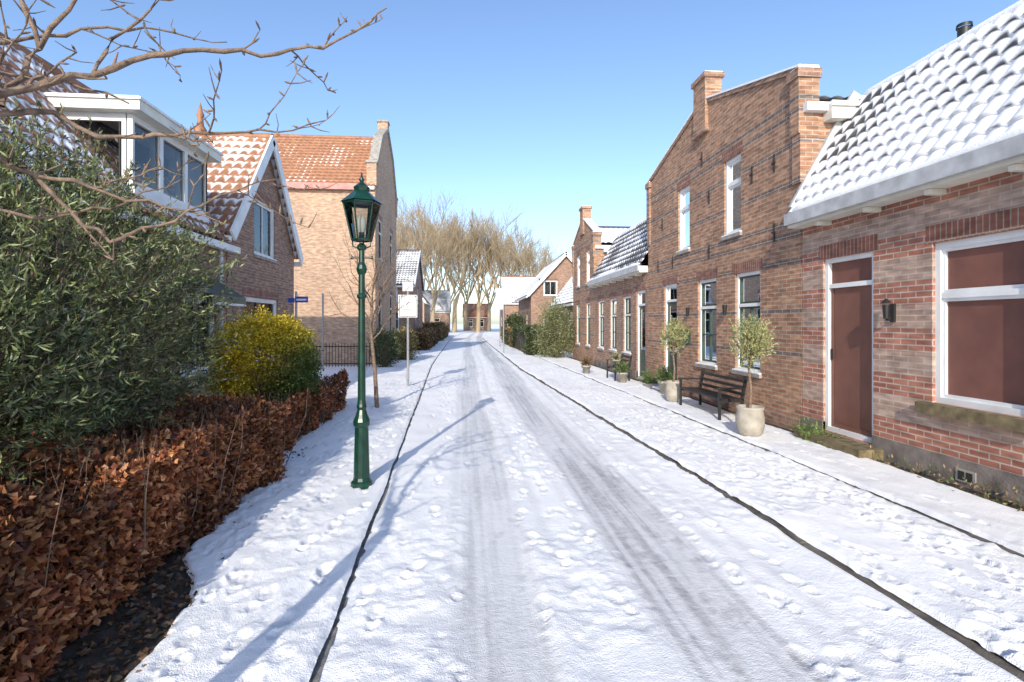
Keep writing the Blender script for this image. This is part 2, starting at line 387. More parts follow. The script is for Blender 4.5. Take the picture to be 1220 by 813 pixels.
mb.tube([(6.9,6.9,5.2),(6.9,6.9,5.85)],[.08,.08],IRON,14);mb.tube([(6.9,6.9,5.85),(6.9,6.9,5.9)],[.095,.09],IRON,14)
mb.build('sill_step_chimney_pipe',RA)
mb=MB()
mb.fbox(fW,5.98,6.04,1.76,1.98,.0,.03,IRON);mb.tube([(5.0,6.01,1.8),(5.0,6.01,1.97)],[.03,.042],IRON,8);mb.tube([(5.0,6.01,1.99),(5.0,6.01,2.04)],[.055,.01],IRON,8);mb.tube([(5.09,6.01,1.78),(5.0,6.01,1.79)],[.012,.012],IRON,6)
mb.fbox(fW,4.95,5.17,.12,.25,.018,.03,STONE);mb.fbox(fW,4.98,5.05,.14,.23,.031,.034,DARK);mb.fbox(fW,5.07,5.14,.14,.23,.031,.034,DARK)
mb.build('wall_lamp_and_vent',RA)
mb=MB();mb.beam((XF-.12,7.76,3.45),(6.0,7.76,5.25),(0,1,0),(-1.8,0,1.12),.06,.22,LEAD);mb.build('lead_flashing',RA)
y0B,y1B=7.79,14.7
def parapet_house(name,y0,y1,zs,za,ops,x1=12.5,brick=BRB,pin=.45,gw=True):
    ym=(y0+y1)/2
    out=[(y0,-.05),(y1,-.05),(y1,zs),(ym,za),(y0,zs)]
    e,R=gable_house(name,XF,x1,y0,y1,zs-.5,za-.45,'x',brick,T_DK,1.2,{'W':ops},outW=out,ov=.0)
    mb=MB()
    for ya in (y0,y1):
        a=V((XF+.12,ya,zs+.03));b=V((XF+.12,ym,za+.03))
        mb.beam(a,b,(1,0,0),(b-a).cross(V((1,0,0))),.3,.075,BRM)
        mb.beam(a+Z*.055,b+Z*.055,(1,0,0),(b-a).cross(V((1,0,0))),.33,.03,SNOW)
    mb.poly([(XF+.26,y0,0),(XF+.26,y1,0),(XF+.26,y1,zs),(XF+.26,ym,za),(XF+.26,y0,zs)],brick)
    for ya,s in ((y0,1),(y1,-1)):
        lo,hi=sorted((ya-.012*s,ya+.22*s));mb.box(XF-.05,XF+.28,lo,hi,zs-.95,zs-.1,brick)
        lo,hi=sorted((ya-.016*s,ya+.19*s));mb.box(XF-.03,XF+.27,lo,hi,zs-1.7,zs-.95,brick)
        lo,hi=sorted((ya-.04*s,ya+.26*s));mb.box(XF-.08,XF+.31,lo,hi,zs-.1,zs+.04,BRM)
        lo,hi=sorted((ya-.02*s,ya+.22*s));mb.box(XF-.05,XF+.28,lo,hi,zs+.04,zs+.07,SNOW)
    w=.29
    mb.box(XF-.07,XF+.3,ym-w,ym+w,za-.62,za+pin,brick);mb.box(XF-.09,XF+.33,ym-w-.05,ym+w+.05,za-.7,za-.62,BRM)
    mb.box(XF-.11,XF+.34,ym-w-.05,ym+w+.05,za+pin,za+pin+.1,BRM);mb.box(XF-.08,XF+.31,ym-w-.02,ym+w+.02,za+pin+.1,za+pin+.125,SNOW)
    mb.build('parapet_and_pinnacles',R)
    if gw:
        g=MB();g.box(XF+.35,12.5,y0-.2,y0-.003,zs-.78,zs-.55,CREAM);g.box(XF+.33,12.5,y0-.24,y0-.2,zs-.6,zs-.53,WHITE);g.build('side_gutter',R)
    return e,R
eB,RB=parapet_house('brick_house',y0B,y1B,5.6,6.5,[(8.94,9.82,.86,2.68,'cross'),(10.58,11.46,.86,2.68,'cross'),(12.65,13.5,.16,2.72,'doorglass'),(9.6,10.25,3.45,4.93,'transom'),(11.9,12.56,3.45,4.93,'transom')])
mb=MB()
for yy,zz in ((8.5,3.25),(9.2,4.4),(10.9,3.25),(10.9,4.4),(12.9,3.25),(13.6,4.3),(8.5,4.4),(13.9,3.25),(11.25,5.3)):
    mb.fbox(fW,yy-.012,yy+.012,zz-.15,zz+.15,.0,.02,IRON);mb.fbox(fW,yy-.06,yy+.06,zz-.012,zz+.012,.021,.03,IRON)
mb.fbox(fW,7.8,12.6,-.05,.3,-.05,.02,BRM);mb.fbox(fW,13.55,14.69,-.05,.3,-.05,.02,BRM)
mb.box(XF-.5,XF-.003,12.45,13.7,-.03,.16,STONE);mb.box(XF-.52,XF-.1,12.43,12.9,.161,.19,SNOW)
mb.box(XF-.14,XF-.0,11.85,12.05,1.3,1.6,GDOOR)
for yy in (10.05,11.8):
    mb.tube([(XF-.09,yy,1.9),(XF-.09,yy,2.1)],[.03,.05],IRON,8)
mb.build('wall_anchors_and_step',RB)
eC,RC=mansard('brick_house',14.72,21.03,[(14.95,15.75,.1,2.7,'doorglass'),(16.3,17.1,.8,2.6,'cross'),(17.9,18.7,.8,2.6,'cross'),(19.6,20.4,.8,2.6,'cross')],BRM,.42,T_DK,plinth=.3)
eD,RD=parapet_house('brick_house',21.05,25.3,5.35,6.3,[(21.8,22.5,.8,2.6,'cross'),(23.8,24.5,.8,2.6,'cross'),(21.9,22.5,3.4,4.8,'transom'),(23.8,24.4,3.4,4.8,'transom')],x1=11,pin=.4)
gable_house('brick_house',5.1,10.6,42,52,4.2,7.2,'y',BRM,T_OR,1.15,{'S':[(6.1,7.2,3.9,5.1,'mull'),(6.1,7.4,.9,2.4,'cross'),(8.4,9.6,.9,2.4,'cross')],'W':[(44,45.2,.9,2.5,'cross'),(48,49.2,.9,2.5,'cross')]},barge=True,ov=.3)
gable_house('brick_house',6.3,11,30,38,3.2,6.2,'y',BRL,T_DK,1.0,{'S':[(7,8,3.4,4.4,'mull')],'W':[(31.5,33,.9,2.4,'cross'),(34.5,36,.9,2.4,'cross')]},barge=True,ov=.25)
gable_house('brick_house',4.2,9,58,66,4.0,7.0,'x',BRM,T_BR,.8,{'W':[(60,61,.9,2.5,'cross'),(63,64,.9,2.5,'cross')]},barge=True)
gable_house('brick_house',-.6,5.5,124,131,3.2,6.2,'x',BRM,T_BR,.2,{'S':[(.5,1.6,.9,2.6,'cross'),(3,4.1,.9,2.6,'cross')]},barge=True)
# ------------------------------------------------------------ left row
XL_=-5.0
e1,R1=gable_house('brick_house',-9.1,XL_,-3,11.72,3.5,6.0,'y',BRM,T_BR,.46,{'E':[(9.9,11.25,.8,2.45,'mull'),(6,7.6,.8,2.45,'cross')],'S':[]},ov=.12,res=(7,5))
mb=MB()
dy0,dy1=8.75,11.15;dx0,dx1=-7.2,-5.12;dz0,dz1=3.62,4.98
fd=F((dx1,0,0),(0,1,0),(1,0,0))
n=3;wd=(dy1-dy0)/n
for i in range(n):
    a0=dy0+i*wd;a1=a0+wd
    mb.fbox(fd,a0,a0+.05,dz0+.25,dz1,-.08,0,WHITE);mb.fbox(fd,a1-.05,a1,dz0+.25,dz1,-.08,0,WHITE)
    mb.fbox(fd,a0+.05,a1-.05,dz0+.25,dz0+.33,-.08,0,WHITE);mb.fbox(fd,a0+.05,a1-.05,dz1-.1,dz1,-.08,0,WHITE)
    mb.poly([fd.p(a0,dz0+.3,-.04),fd.p(a1,dz0+.3,-.04),fd.p(a1,dz1,-.04),fd.p(a0,dz1,-.04)],GLASS)
    mb.poly([fd.p(a0,dz0+.3,-.2),fd.p(a0+wd*.45,dz0+.3,-.22),fd.p(a0+wd*.45,dz1,-.22),fd.p(a0,dz1,-.2)],CURT)
mb.fbox(fd,dy0,dy1,dz0-.1,dz0+.248,-.1,.03,WHITE)
fs=F((0,dy0,0),(1,0,0),(0,-1,0))
mb.fbox(fs,dx0,dx1-.1,dz1-.12,dz1,-.06,.0,WHITE);mb.fbox(fs,dx1-.16,dx1-.1,dz0,dz1-.12,-.06,0,WHITE)
mb.beam((dx1-.12,dy0+.03,dz0+.08),(dx0+.9,dy0+.03,dz1-.1),(0,1,0),(-1,0,1),.06,.1,WHITE)
mb.poly([fs.p(dx0,dz0,-.03),fs.p(dx1-.1,dz0,-.03),fs.p(dx1-.1,dz1-.1,-.03),fs.p(dx0,dz1-.1,-.03)],GLASS)
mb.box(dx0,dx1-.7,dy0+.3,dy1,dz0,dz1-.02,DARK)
fn=F((0,dy1,0),(1,0,0),(0,1,0));mb.fbox(fn,dx0,dx1,dz0,dz1,-.06,0,CREAM)
mb.box(dx0-.2,dx1+.2,dy0-.17,dy1+.17,dz1+.002,dz1+.15,CREAM);mb.box(dx0-.2,dx1+.23,dy0-.2,dy1+.2,dz1+.15,dz1+.19,WHITE)
mb.box(dx0-.2,dx1+.18,dy0-.15,dy1+.15,dz1+.19,dz1+.22,SNOW)
mb.build('dormer',R1)
mb=MB()
mb.tube([(XL_+.08,11.3,3.3),(XL_+.08,11.3,.1)],[.04,.04],WHITE,8)
mb.poly([(XL_+.02,9.75,2.62),(XL_+.02,11.2,2.62),(XL_+.6,11.2,2.25),(XL_+.6,9.75,2.25)],GDOOR);mb.box(XL_+.56,XL_+.6,9.75,11.2,2.08,2.248,GDOOR)
mb.box(XL_+.6,XL_+.604,9.75,11.2,2.08,2.12,WHITE)
mb.build('awning_and_downpipe',R1)
e2,R2=gable_house('brick_house',-11,XL_,11.76,16.15,3.75,6.35,'x',BRM,T_OR,.48,{'E':[(13.2,14.6,3.38,4.74,'mull'),(12.6,14.8,.8,2.35,'transom')]},barge=True,ov=.16,res=(7,5))
XL3=-3.85
ol3=[(23.3,-.05),(30.2,-.05),(30.2,8.3),(28.6,10.2),(26.75,11.2),(24.9,10.2),(23.3,8.3)]
e3,R3=gable_house('brick_house',-17,XL3,23.3,30.2,7.6,10.7,'x',BRL,T_OR,.08,{'E':[(24.2,25.2,1,3.2,'cross'),(27.8,28.8,1,3.2,'cross'),(24.2,25.2,4.6,6.4,'cross'),(27.8,28.8,4.6,6.4,'cross')]},outE=ol3,ov=.06,res=(5,4),tileW=.25)
mb=MB()
P=[(23.3,8.3),(24.9,10.2),(26.75,11.2),(28.6,10.2),(30.2,8.3)]
for a,b in zip(P[:-1],P[1:]):
    mb.beam((XL3-.12,a[0],a[1]+.05),(XL3-.12,b[0],b[1]+.05),(1,0,0),V((0,b[0]-a[0],b[1]-a[1])).cross(V((1,0,0))),.4,.14,STONE)
mb.poly([(XL3-.28,)+q for q in [(23.3,7.4),(30.2,7.4),(30.2,8.3),(28.6,10.2),(26.75,11.2),(24.9,10.2),(23.3,8.3)]],BRL)
mb.box(XL3-.4,XL3+.06,26.5,27.0,11.1,11.5,BRL);mb.box(XL3-.45,XL3+.1,26.45,27.05,11.5,11.58,STONE)
mb.box(XL3-.35,XL3+.06,23.22,23.7,7.6,8.55,BRL);mb.box(XL3-.4,XL3+.1,23.17,23.75,8.55,8.65,STONE)
mb.box(XL3-.35,XL3+.06,29.8,30.28,7.6,8.55,BRL);mb.box(XL3-.4,XL3+.1,29.75,30.33,8.55,8.65,STONE)
mb.box(-16.9,XL3-.4,23.05,23.12,7.36,7.62,RED)
mb.lathe((-12.6,26.75,10.7),[(.3,0),(.28,.25),(.16,.45),(.12,.8),(.18,.95),(.1,1.15),(.03,1.5),(0,1.55)],T_OR,10)
mb.build('gable_coping_and_trim',R3)
gable_house('brick_house',-10,-3.9,40,49,4.6,7.6,'x',BRM,T_DK,.5,{'S':[(-8.5,-7.4,.9,2.6,'cross'),(-6,-4.9,.9,2.6,'cross'),(-8.5,-7.5,3.2,4.4,'mull'),(-6,-5,3.2,4.4,'mull')],'E':[(42,43,.9,2.6,'cross'),(45,46,.9,2.6,'cross'),(43.8,45,3.3,4.5,'mull')]},barge=True)
gable_house('brick_house',-11,-4.6,60,70,4.2,8.2,'y',BRL,T_BR,.4,{'S':[(-9.5,-8.4,.9,2.6,'cross'),(-7,-5.9,.9,2.6,'cross'),(-8.4,-7.2,3.9,5.2,'mull')],'E':[(62,63,.9,2.6,'cross'),(66,67,.9,2.6,'cross')]},barge=True)
gable_house('brick_house',-11,-3.2,102,110,4,8,'x',BRM,T_DK,.5,{'S':[(-9,-7.9,.9,2.6,'cross'),(-6,-4.9,.9,2.6,'cross')]},barge=True)

# ------------------------------------------------------------ ground
mb=MB();mb.poly([(-900,-900,-.06),(900,-900,-.06),(900,900,-.06),(-900,900,-.06)],SNOW);mb.build('ground')
ys=[-14.]
while ys[-1]<1.2: ys.append(ys[-1]+.2)
while ys[-1]<96: ys.append(ys[-1]+max(.016,ys[-1]*.0058))
ys=np.array(ys)
def bend(y): return 0.0006*np.clip(y-45,0,None)**2
def kL(y): return -.62-.034*np.clip(y,-20,22)-.008*np.clip(y-22,0,40)+bend(y)
def kR(y): return 2.8-.038*np.clip(y,-20,20)-.006*np.clip(y-20,0,60)+bend(y)
def prints(XX,YY,H,PK,cnt,xr,yr,depth=.017):
    done=0
    while done<cnt:
        lane=random.uniform(*xr);y=yr[0]+(yr[1]-yr[0])*random.random()**1.5;sg=random.choice((-1,1));nst=random.randint(3,12);an0=random.gauss(0,.12)
        for st in range(nst):
            cx=lane+(.09 if st%2 else -.09)+random.gauss(0,.04)+an0*st*.4;cy=y+st*sg*.55+random.gauss(0,.06);an=an0+random.gauss(0,.2);done+=1
            if not(xr[0]<cx<xr[1]) or cy<1.4: continue
            dp=depth*random.uniform(.45,1.3)
            r0=np.searchsorted(ys,cy-.26);r1=np.searchsorted(ys,cy+.26)
            if r1-r0<2: continue
            X=XX[r0:r1]-cx;Y=YY[r0:r1]-cy;ca,sa=math.cos(an),math.sin(an)
            u0=(X*ca+Y*sa);v0=(-X*sa+Y*ca);wob=.35*(vn(X*28+done,Y*28,3)-.5)
            for (oy,a,b) in ((.045,.047,.085),(-.1,.036,.045)):
                r=np.sqrt((u0/a)**2+((v0-oy)/b)**2)+wob
                H[r0:r1]+=-dp*(1-sst(.65,1.05,r))*(1+.25*np.sin(v0*230))+dp*.4*np.exp(-((r-1.28)/.2)**2)
                PK[r0:r1]=np.maximum(PK[r0:r1],.3*(1-sst(.7,1.0,r)))
def strip(name,xa,xb,nx,z0,rough,npr,edge=(1,1),tracks=False,yr=(1.5,20),en=(.05,.05)):
    A0=xa(ys);B0=xb(ys);t=np.linspace(0,1,nx)
    A=A0+en[0]*(fbm(ys*2.2,ys*0+3,5,5)-.5)*2;B=B0+en[1]*(fbm(ys*2.2,ys*0+9,8,5)-.5)*2
    XX=A[:,None]*(1-t)+B[:,None]*t;YY=np.repeat(ys[:,None],nx,1)
    H=rough*(.05*(fbm(XX*1.3,YY*1.1,1,3)-.5)+.02*(fbm(XX*6,YY*5,2,4)-.5))
    dist=sst(.4,.62,fbm(XX*1.1,YY*.8,77,3))
    cl=sst(.5,.72,fbm(XX*16,YY*14,22,3));H+=rough*dist*(.009*cl+.036*(fbm(XX*10,YY*8,71,4)-.5))
    pack=.2*sst(.5,.8,fbm(XX*2,YY*.7,33,4))+.16*dist*fbm(XX*10,YY*8,72,3)
    prints(XX,YY,H,pack,npr,(float(xa(np.array([5.]))[0])+.08,float(xb(np.array([5.]))[0])-.08),yr)
    if tracks:
        def tr(c,w,soft=.1):
            c=c+.05*np.sin(YY*.35)+bend(YY);d=np.abs(XX-c+.05*(fbm(XX*3,YY*1.2,41,3)-.5)*2);return 1-sst(w-soft,w+soft*.8,d)
        m1=tr(.17,.26);m2=tr(1.38,.36,.14)
        st=fbm(XX*24,YY*.5,51,4)
        M=np.maximum(m1,m2);nb=fbm(XX*2.5,YY*.5,61,4)
        H=H*(1-M*.9)-M*.022+M*.004*(st-.5)
        rim=np.exp(-((XX-.17-.29-.05*np.sin(YY*.35)-bend(YY))/.05)**2)+np.exp(-((XX-1.38+.39-.05*np.sin(YY*.35)-bend(YY))/.06)**2);H+=rim*.012*fbm(XX*9,YY*5,88,3)
        s2=sst(.35,.7,st);far=1+.1*sst(6,20,YY)
        pack=np.clip(pack*.8+m1*(.27+.28*s2)*far+m2*(.36+.42*s2)*(.5+1.1*nb)*far,0,1)
        for c in (.62,.95,1.95,2.15,-.15): 
            d=np.abs(XX-c-.05*np.sin(YY*.3+c)-bend(YY));q=np.exp(-(d/.06)**2);H-=q*.006;pack=np.maximum(pack,q*.25)
    ed=.035*np.exp(-(np.abs(XX-A[:,None])/.02)**2)*edge[0]+.035*np.exp(-(np.abs(XX-B[:,None])/.02)**2)*edge[1]
    P=np.stack([XX,YY,z0+.03+H-ed],-1)
    return grid_obj(name,P,pack,SNOW)
strip('snowy_road',lambda y:kL(y)-.012,lambda y:kR(y)-.016,200,0,.8,420,edge=(.25,.4),tracks=True,en=(.014,.03))
strip('snowy_pavement',lambda y:-1.52-.03*np.clip(y,0,12)-.41*sst(3.3,4.3,y)-.3*sst(4.3,5.5,y)-1.0*sst(10.6,11.3,y),lambda y:kL(y)-.026,100,.04,.9,420,en=(.16,.014),edge=(1,.5))
strip('snowy_pavement',lambda y:kR(y)+.018,lambda y:np.maximum(4.1-.022*y,kR(y)+.5),105,.045,1.0,480,en=(.03,.02))
strip('snowy_verge',lambda y:np.maximum(4.1-.022*y,kR(y)+.5)+.02,lambda y:4.9+0*y,60,.075,.6,40,yr=(3,14),en=(.03,.04))
def kerb(name,fx,w,z1,step=1.0,yend=60,mat=KERB):
    mb=MB();y=-10
    while y<yend:
        L=step;a=float(fx(np.array([y]))[0]);b=float(fx(np.array([y+L]))[0]);dz=random.uniform(-.006,.006)
        mb.hexa([V((a,y,-.05)),V((a+w,y,-.05)),V((b+w,y+L-.012,-.05)),V((b,y+L-.012,-.05)),V((a,y,z1+dz)),V((a+w,y,z1+dz)),V((b+w,y+L-.012,z1+dz)),V((b,y+L-.012,z1+dz))],mat);y+=step
    mb.build(name)
kerb('kerb',lambda y:kL(y)-.06,.065,.03,mat=KERBG)
kerb('kerb',lambda y:kR(y)-.035,.09,.03)
kerb('kerb',lambda y:np.maximum(4.1-.022*y,kR(y)+.5)-.025,.08,.065,yend=22)
mb=MB();mb.poly([(4.82,-8,.07),(5.12,-8,.07),(5.12,26,.07),(4.82,26,.07)],SOIL)
mb.poly([(-5.0,-8,.03),(-1.3,-8,.03),(-1.5,3.3,.03),(-2.1,11,.03),(-5.0,11,.03)],SOIL);mb.build('soil_bed')

# ------------------------------------------------------------ foliage
def leafmat(name,trans=.3,rough=.5):
    m=bpy.data.materials.new(name);m.use_nodes=True;nt=m.node_tree;b=nt.nodes['Principled BSDF'];o=nt.nodes['Material Output']
    at=N(nt,'ShaderNodeAttribute',attribute_name='Col');nt.links.new(at.outputs['Color'],b.inputs['Base Color']);b.inputs['Roughness'].default_value=rough
    if trans>0:
        tl=N(nt,'ShaderNodeBsdfTranslucent');nt.links.new(at.outputs['Color'],tl.inputs[0]);mx=N(nt,'ShaderNodeMixShader');mx.inputs[0].default_value=trans
        nt.links.new(b.outputs[0],mx.inputs[1]);nt.links.new(tl.outputs[0],mx.inputs[2]);nt.links.new(mx.outputs[0],o.inputs[0])
    return m
LEAF=leafmat('leaf',.2);LEAFG=leafmat('leaf_glossy',0,.42)
def unit(a): return a/np.maximum(np.linalg.norm(a,axis=1,keepdims=True),1e-6)
def leaves(name,P,D,L,W,C,mat,parent=None):
    n=len(P);D=unit(D);S=unit(np.cross(D,rng.normal(size=(n,3))));U=np.cross(D,S)
    L=np.broadcast_to(np.asarray(L),(n,))[:,None];W=np.broadcast_to(np.asarray(W),(n,))[:,None]
    f=rng.uniform(.1,.5,(n,1))*W
    v=np.stack([P,P+D*L*.5+S*W*.5+U*f,P+D*L,P+D*L*.5-S*W*.5+U*f],1).reshape(-1,3)
    me=bpy.data.meshes.new(name);me.vertices.add(4*n);me.vertices.foreach_set('co',v.ravel().astype(np.float32))
    i=np.arange(4*n).reshape(n,4);tri=np.concatenate([i[:,[0,1,2]],i[:,[0,2,3]]],0)
    me.loops.add(tri.size);me.loops.foreach_set('vertex_index',tri.ravel().astype(np.int32));me.polygons.add(len(tri));me.polygons.foreach_set('loop_start',np.arange(0,tri.size,3,dtype=np.int32))
    me.update(calc_edges=True)
    a=me.attributes.new('Col','FLOAT_COLOR','POINT');c=np.ones((n,4,4),np.float32);c[:,:,:3]=C[:,None,:];a.data.foreach_set('color',c.ravel())
    me.materials.append(mat);o=bpy.data.objects.new(name,me);COL.objects.link(o)
    if parent:o.parent=parent
    return o
def pick(pal,n,var=.25):
    pal=np.array(pal);return pal[rng.integers(0,len(pal),n)]*rng.uniform(1-var,1+var,(n,1))
BEECH=[(.36,.125,.05),(.46,.19,.075),(.24,.075,.038),(.56,.28,.13),(.14,.055,.032)]
def hedge(name,x0,x1,y0,y1,h,n,pal,L=.06,W=.04,twigs=True,core=True):
    e=empty(name,((x0+x1)/2,(y0+y1)/2,0));R=empty('parts');R.parent=e;R.location=(-(x0+x1)/2,-(y0+y1)/2,0)
    k=rng.random((n,3));face=rng.random(n)
    x=x0+(x1-x0)*k[:,0];y=y0+(y1-y0)*k[:,1];z=.06+(h-.06)*k[:,2]
    s=rng.exponential(.09,n)
    m=face<.45;x[m]=x1-s[m];m=(face>=.45)&(face<.75);z[m]=h-s[m];m=(face>=.75)&(face<.84);y[m]=y0+s[m];m=(face>=.84)&(face<.9);y[m]=y1-s[m]
    bul=.2*(fbm(y*2,z*2,3,3)-.5)*2
    x=x+bul;z=z+.26*(fbm(y*2.2,x*2.2,17,4)-.5)*2*(z/h);z=np.maximum(z,.05)
    P=np.stack([x,y,z],1);D=rng.normal(size=(n,3))+np.array([.5,-.2,.5])
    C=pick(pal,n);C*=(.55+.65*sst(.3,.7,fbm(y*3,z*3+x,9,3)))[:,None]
    leaves('leaves',P,D,L*rng.uniform(.6,1.3,n),W*rng.uniform(.6,1.2,n),C,LEAF,R)
    t=MB()
    for i in range(int((y1-y0)*60*(1 if twigs else .1))):
        px=random.uniform(x0+.1,x1);py=random.uniform(y0,y1);q=V((px,py,.02));pts=[q]
        for j in range(3): q=q+V((random.gauss(.0,.06),random.gauss(0,.06),h*.38));pts.append(q)
        t.tube(pts,[.006,.005,.003,.0015],BARK,4)
    t.build('twigs',R)
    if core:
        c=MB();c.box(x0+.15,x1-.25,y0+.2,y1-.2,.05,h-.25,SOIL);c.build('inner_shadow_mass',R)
    return e
hedge('beech_hedge',-3.3,-2.12,1.3,6.55,.84,52000,BEECH,L=.06,W=.04)
hedge('beech_hedge',-3.2,-2.35,7.3,10.7,.66,18000,BEECH,L=.06,W=.042)
# leaf litter on the bare soil along the hedge foot
n=2600;ly=rng.uniform(1.2,9,n);lx=-1.45-.03*ly-.5*rng.random(n)**1.0-.35*sst(3.3,5,ly)
leaves('leaf_litter',np.stack([lx,ly,.04+.012*rng.random(n)],1),np.stack([rng.normal(size=n),rng.normal(size=n),.12*rng.normal(size=n)],1),.055*rng.uniform(.6,1.2,n),.035*rng.uniform(.6,1.2,n),pick([(.16,.08,.04),(.1,.05,.03),(.22,.12,.06),(.06,.05,.03)],n),LEAF)
GREEN=[(.08,.11,.04),(.055,.08,.03),(.13,.15,.06)]
hedge('green_hedge',3.1,4.4,27.5,36,1.45,12000,GREEN,L=.13,W=.1,twigs=False)
hedge('green_hedge',3.0,4.2,37,46,1.3,5000,[(.24,.15,.06),(.14,.13,.05)],L=.18,W=.13,twigs=False)
hedge('green_hedge',-3.6,-2.4,33,45,1.2,6000,[(.3,.15,.07),(.12,.11,.05)],L=.18,W=.13,twigs=False)
hedge('green_hedge',-4.2,-2.4,50,70,1.6,4000,[(.26,.15,.07),(.14,.14,.06)],L=.28,W=.2,twigs=False)
def bush(name,c,r,n,pal,L,W,mat=LEAF,up=.4,lump=.2,clumps=240,spread=.12,colgrad=None,trunk=True,floor=.08):
    c=np.array(c,float);r=np.array(r,float);e=empty(name,(c[0],c[1],0));R=empty('parts');R.parent=e;R.location=(-c[0],-c[1],0)
    d=unit(rng.normal(size=(clumps,3)));rad=rng.uniform(.35,1,(clumps,1))**.45*(1+lump*rng.normal(size=(clumps,1)))
    cc=c+d*rad*r;i=rng.integers(0,clumps,n)
    P=cc[i]+rng.normal(size=(n,3))*spread;P[:,2]=np.maximum(P[:,2],floor)
    D=(P-c)/r+rng.normal(size=(n,3))*.8+np.array([0,0,up])
    C=pick(pal,n);sh=rng.uniform(.55,1.3,clumps)[i];C*=sh[:,None]
    if colgrad: C=colgrad(P,C,c,r)
    leaves('leaves',P,D,L*rng.uniform(.7,1.2,n),W*rng.uniform(.7,1.2,n),C,mat,R)
    if trunk:
        t=MB()
        for k in range(min(clumps,60)):
            q=V(cc[k]);b=V((c[0]+random.gauss(0,.06),c[1]+random.gauss(0,.06),0));m_=b.lerp(q,.5)+V((0,0,.1));t.tube([b,m_,q],[.02,.012,.004],BARK,5)
        t.build('stems',R)
    return e
def sun_shade_grad(P,C,c,r):  # sunlit upper left and darker lower right are painted into the leaf colours
    t=sst(.0,.75,((P-c)/r)@np.array([.85,-.1,-.6])+.35*(rng.random(len(P))-.5));y=np.array([.72,.55,.04]);g=np.array([.09,.14,.03])
    return (y*(1-t[:,None])+g*t[:,None])*rng.uniform(.55,1.2,(len(P),1))
bush('golden_shrub',(-3.02,8.4,1.12),(.76,.76,.76),34000,[(.4,.36,.03)],.042,.03,lump=.03,clumps=900,spread=.045,colgrad=sun_shade_grad)
bush('green_shrub',(-3.1,21,.75),(.5,.5,.7),4000,GREEN,.07,.05,spread=.08)
bush('green_shrub',(-2.9,25,.7),(.6,.8,.65),4000,[(.3,.2,.08),(.14,.16,.06)],.09,.06)
bush('green_shrub',(4.35,25.6,1.35),(.85,1.1,1.2),12000,[(.3,.3,.14),(.2,.22,.09),(.12,.14,.06)],.1,.035,clumps=300,spread=.16)
bush('green_shrub',(3.7,40,1.2),(.9,1.4,1.3),4000,GREEN,.14,.1)
def olive(name,c,r,shoots,per,pal,Ls=.4,L=.065,W=.014,floor=.5,inner=.5):
    c=np.array(c,float);r=np.array(r,float);e=empty(name,(c[0],c[1],0));R=empty('parts');R.parent=e;R.location=(-c[0],-c[1],0)
    d=unit(rng.normal(size=(shoots,3)));rad=rng.uniform(inner,1,(shoots,1))**.6
    lum=.68+.58*fbm(np.arctan2(d[:,1],d[:,0])*2.5+5,d[:,2]*3+7,4,3)[:,None]
    S=c+d*rad*r*lum;S[:,2]=np.maximum(S[:,2],floor-.2*rng.random(shoots))
    dr=unit(d*.9+rng.normal(size=(shoots,3))*.35+np.array([0,0,.75]));ln=Ls*rng.uniform(.6,1.4,shoots)
    i=np.repeat(np.arange(shoots),per);t=np.tile(np.linspace(0,1,per),shoots)[:,None]
    P=S[i]+dr[i]*ln[i][:,None]*t+rng.normal(size=(len(i),3))*.008+np.array([0,0,-.05])*t**2
    D=dr[i]*.8+rng.normal(size=(len(i),3))*.65
    C=pick(pal,len(i));C*=rng.uniform(.6,1.25,shoots)[i][:,None]
    leaves('leaves',P,D,L*rng.uniform(.7,1.2,len(i)),W*rng.uniform(.8,1.2,len(i)),C,LEAFG,R)
    tw=MB()
    for k in range(0,shoots,3):
        a=V(S[k]);b=a+V(dr[k])*ln[k];tw.tube([a-V(dr[k])*.15,a,b],[.005,.004,.0015],BARK,3)
    for k in range(26):
        q=V(S[random.randrange(shoots)]);b=V((c[0]+random.gauss(0,.15),c[1]+random.gauss(0,.15),0));tw.tube([b,b.lerp(q,.5)+V((0,0,.2)),q],[.035,.022,.008],BARK,5)
    tw.build('branches',R);return e
OL=[(.15,.18,.07),(.1,.13,.045),(.23,.26,.11),(.06,.08,.03)]
olive('olive_shrub',(-4.05,4.9,1.75),(1.6,1.75,1.55),3600,18,OL,L=.07,W=.016)
olive('olive_shrub',(-3.3,3.2,1.3),(.75,1.2,.85),1400,18,OL,floor=.75,L=.07,W=.016)
bush('unseen_shade_shrub',(-3.6,-2.6,1.2),(1.1,1.7,1.35),7000,OL,.1,.05,spread=.2)  # unseen shrub added behind the camera to throw shade over hedge and olive
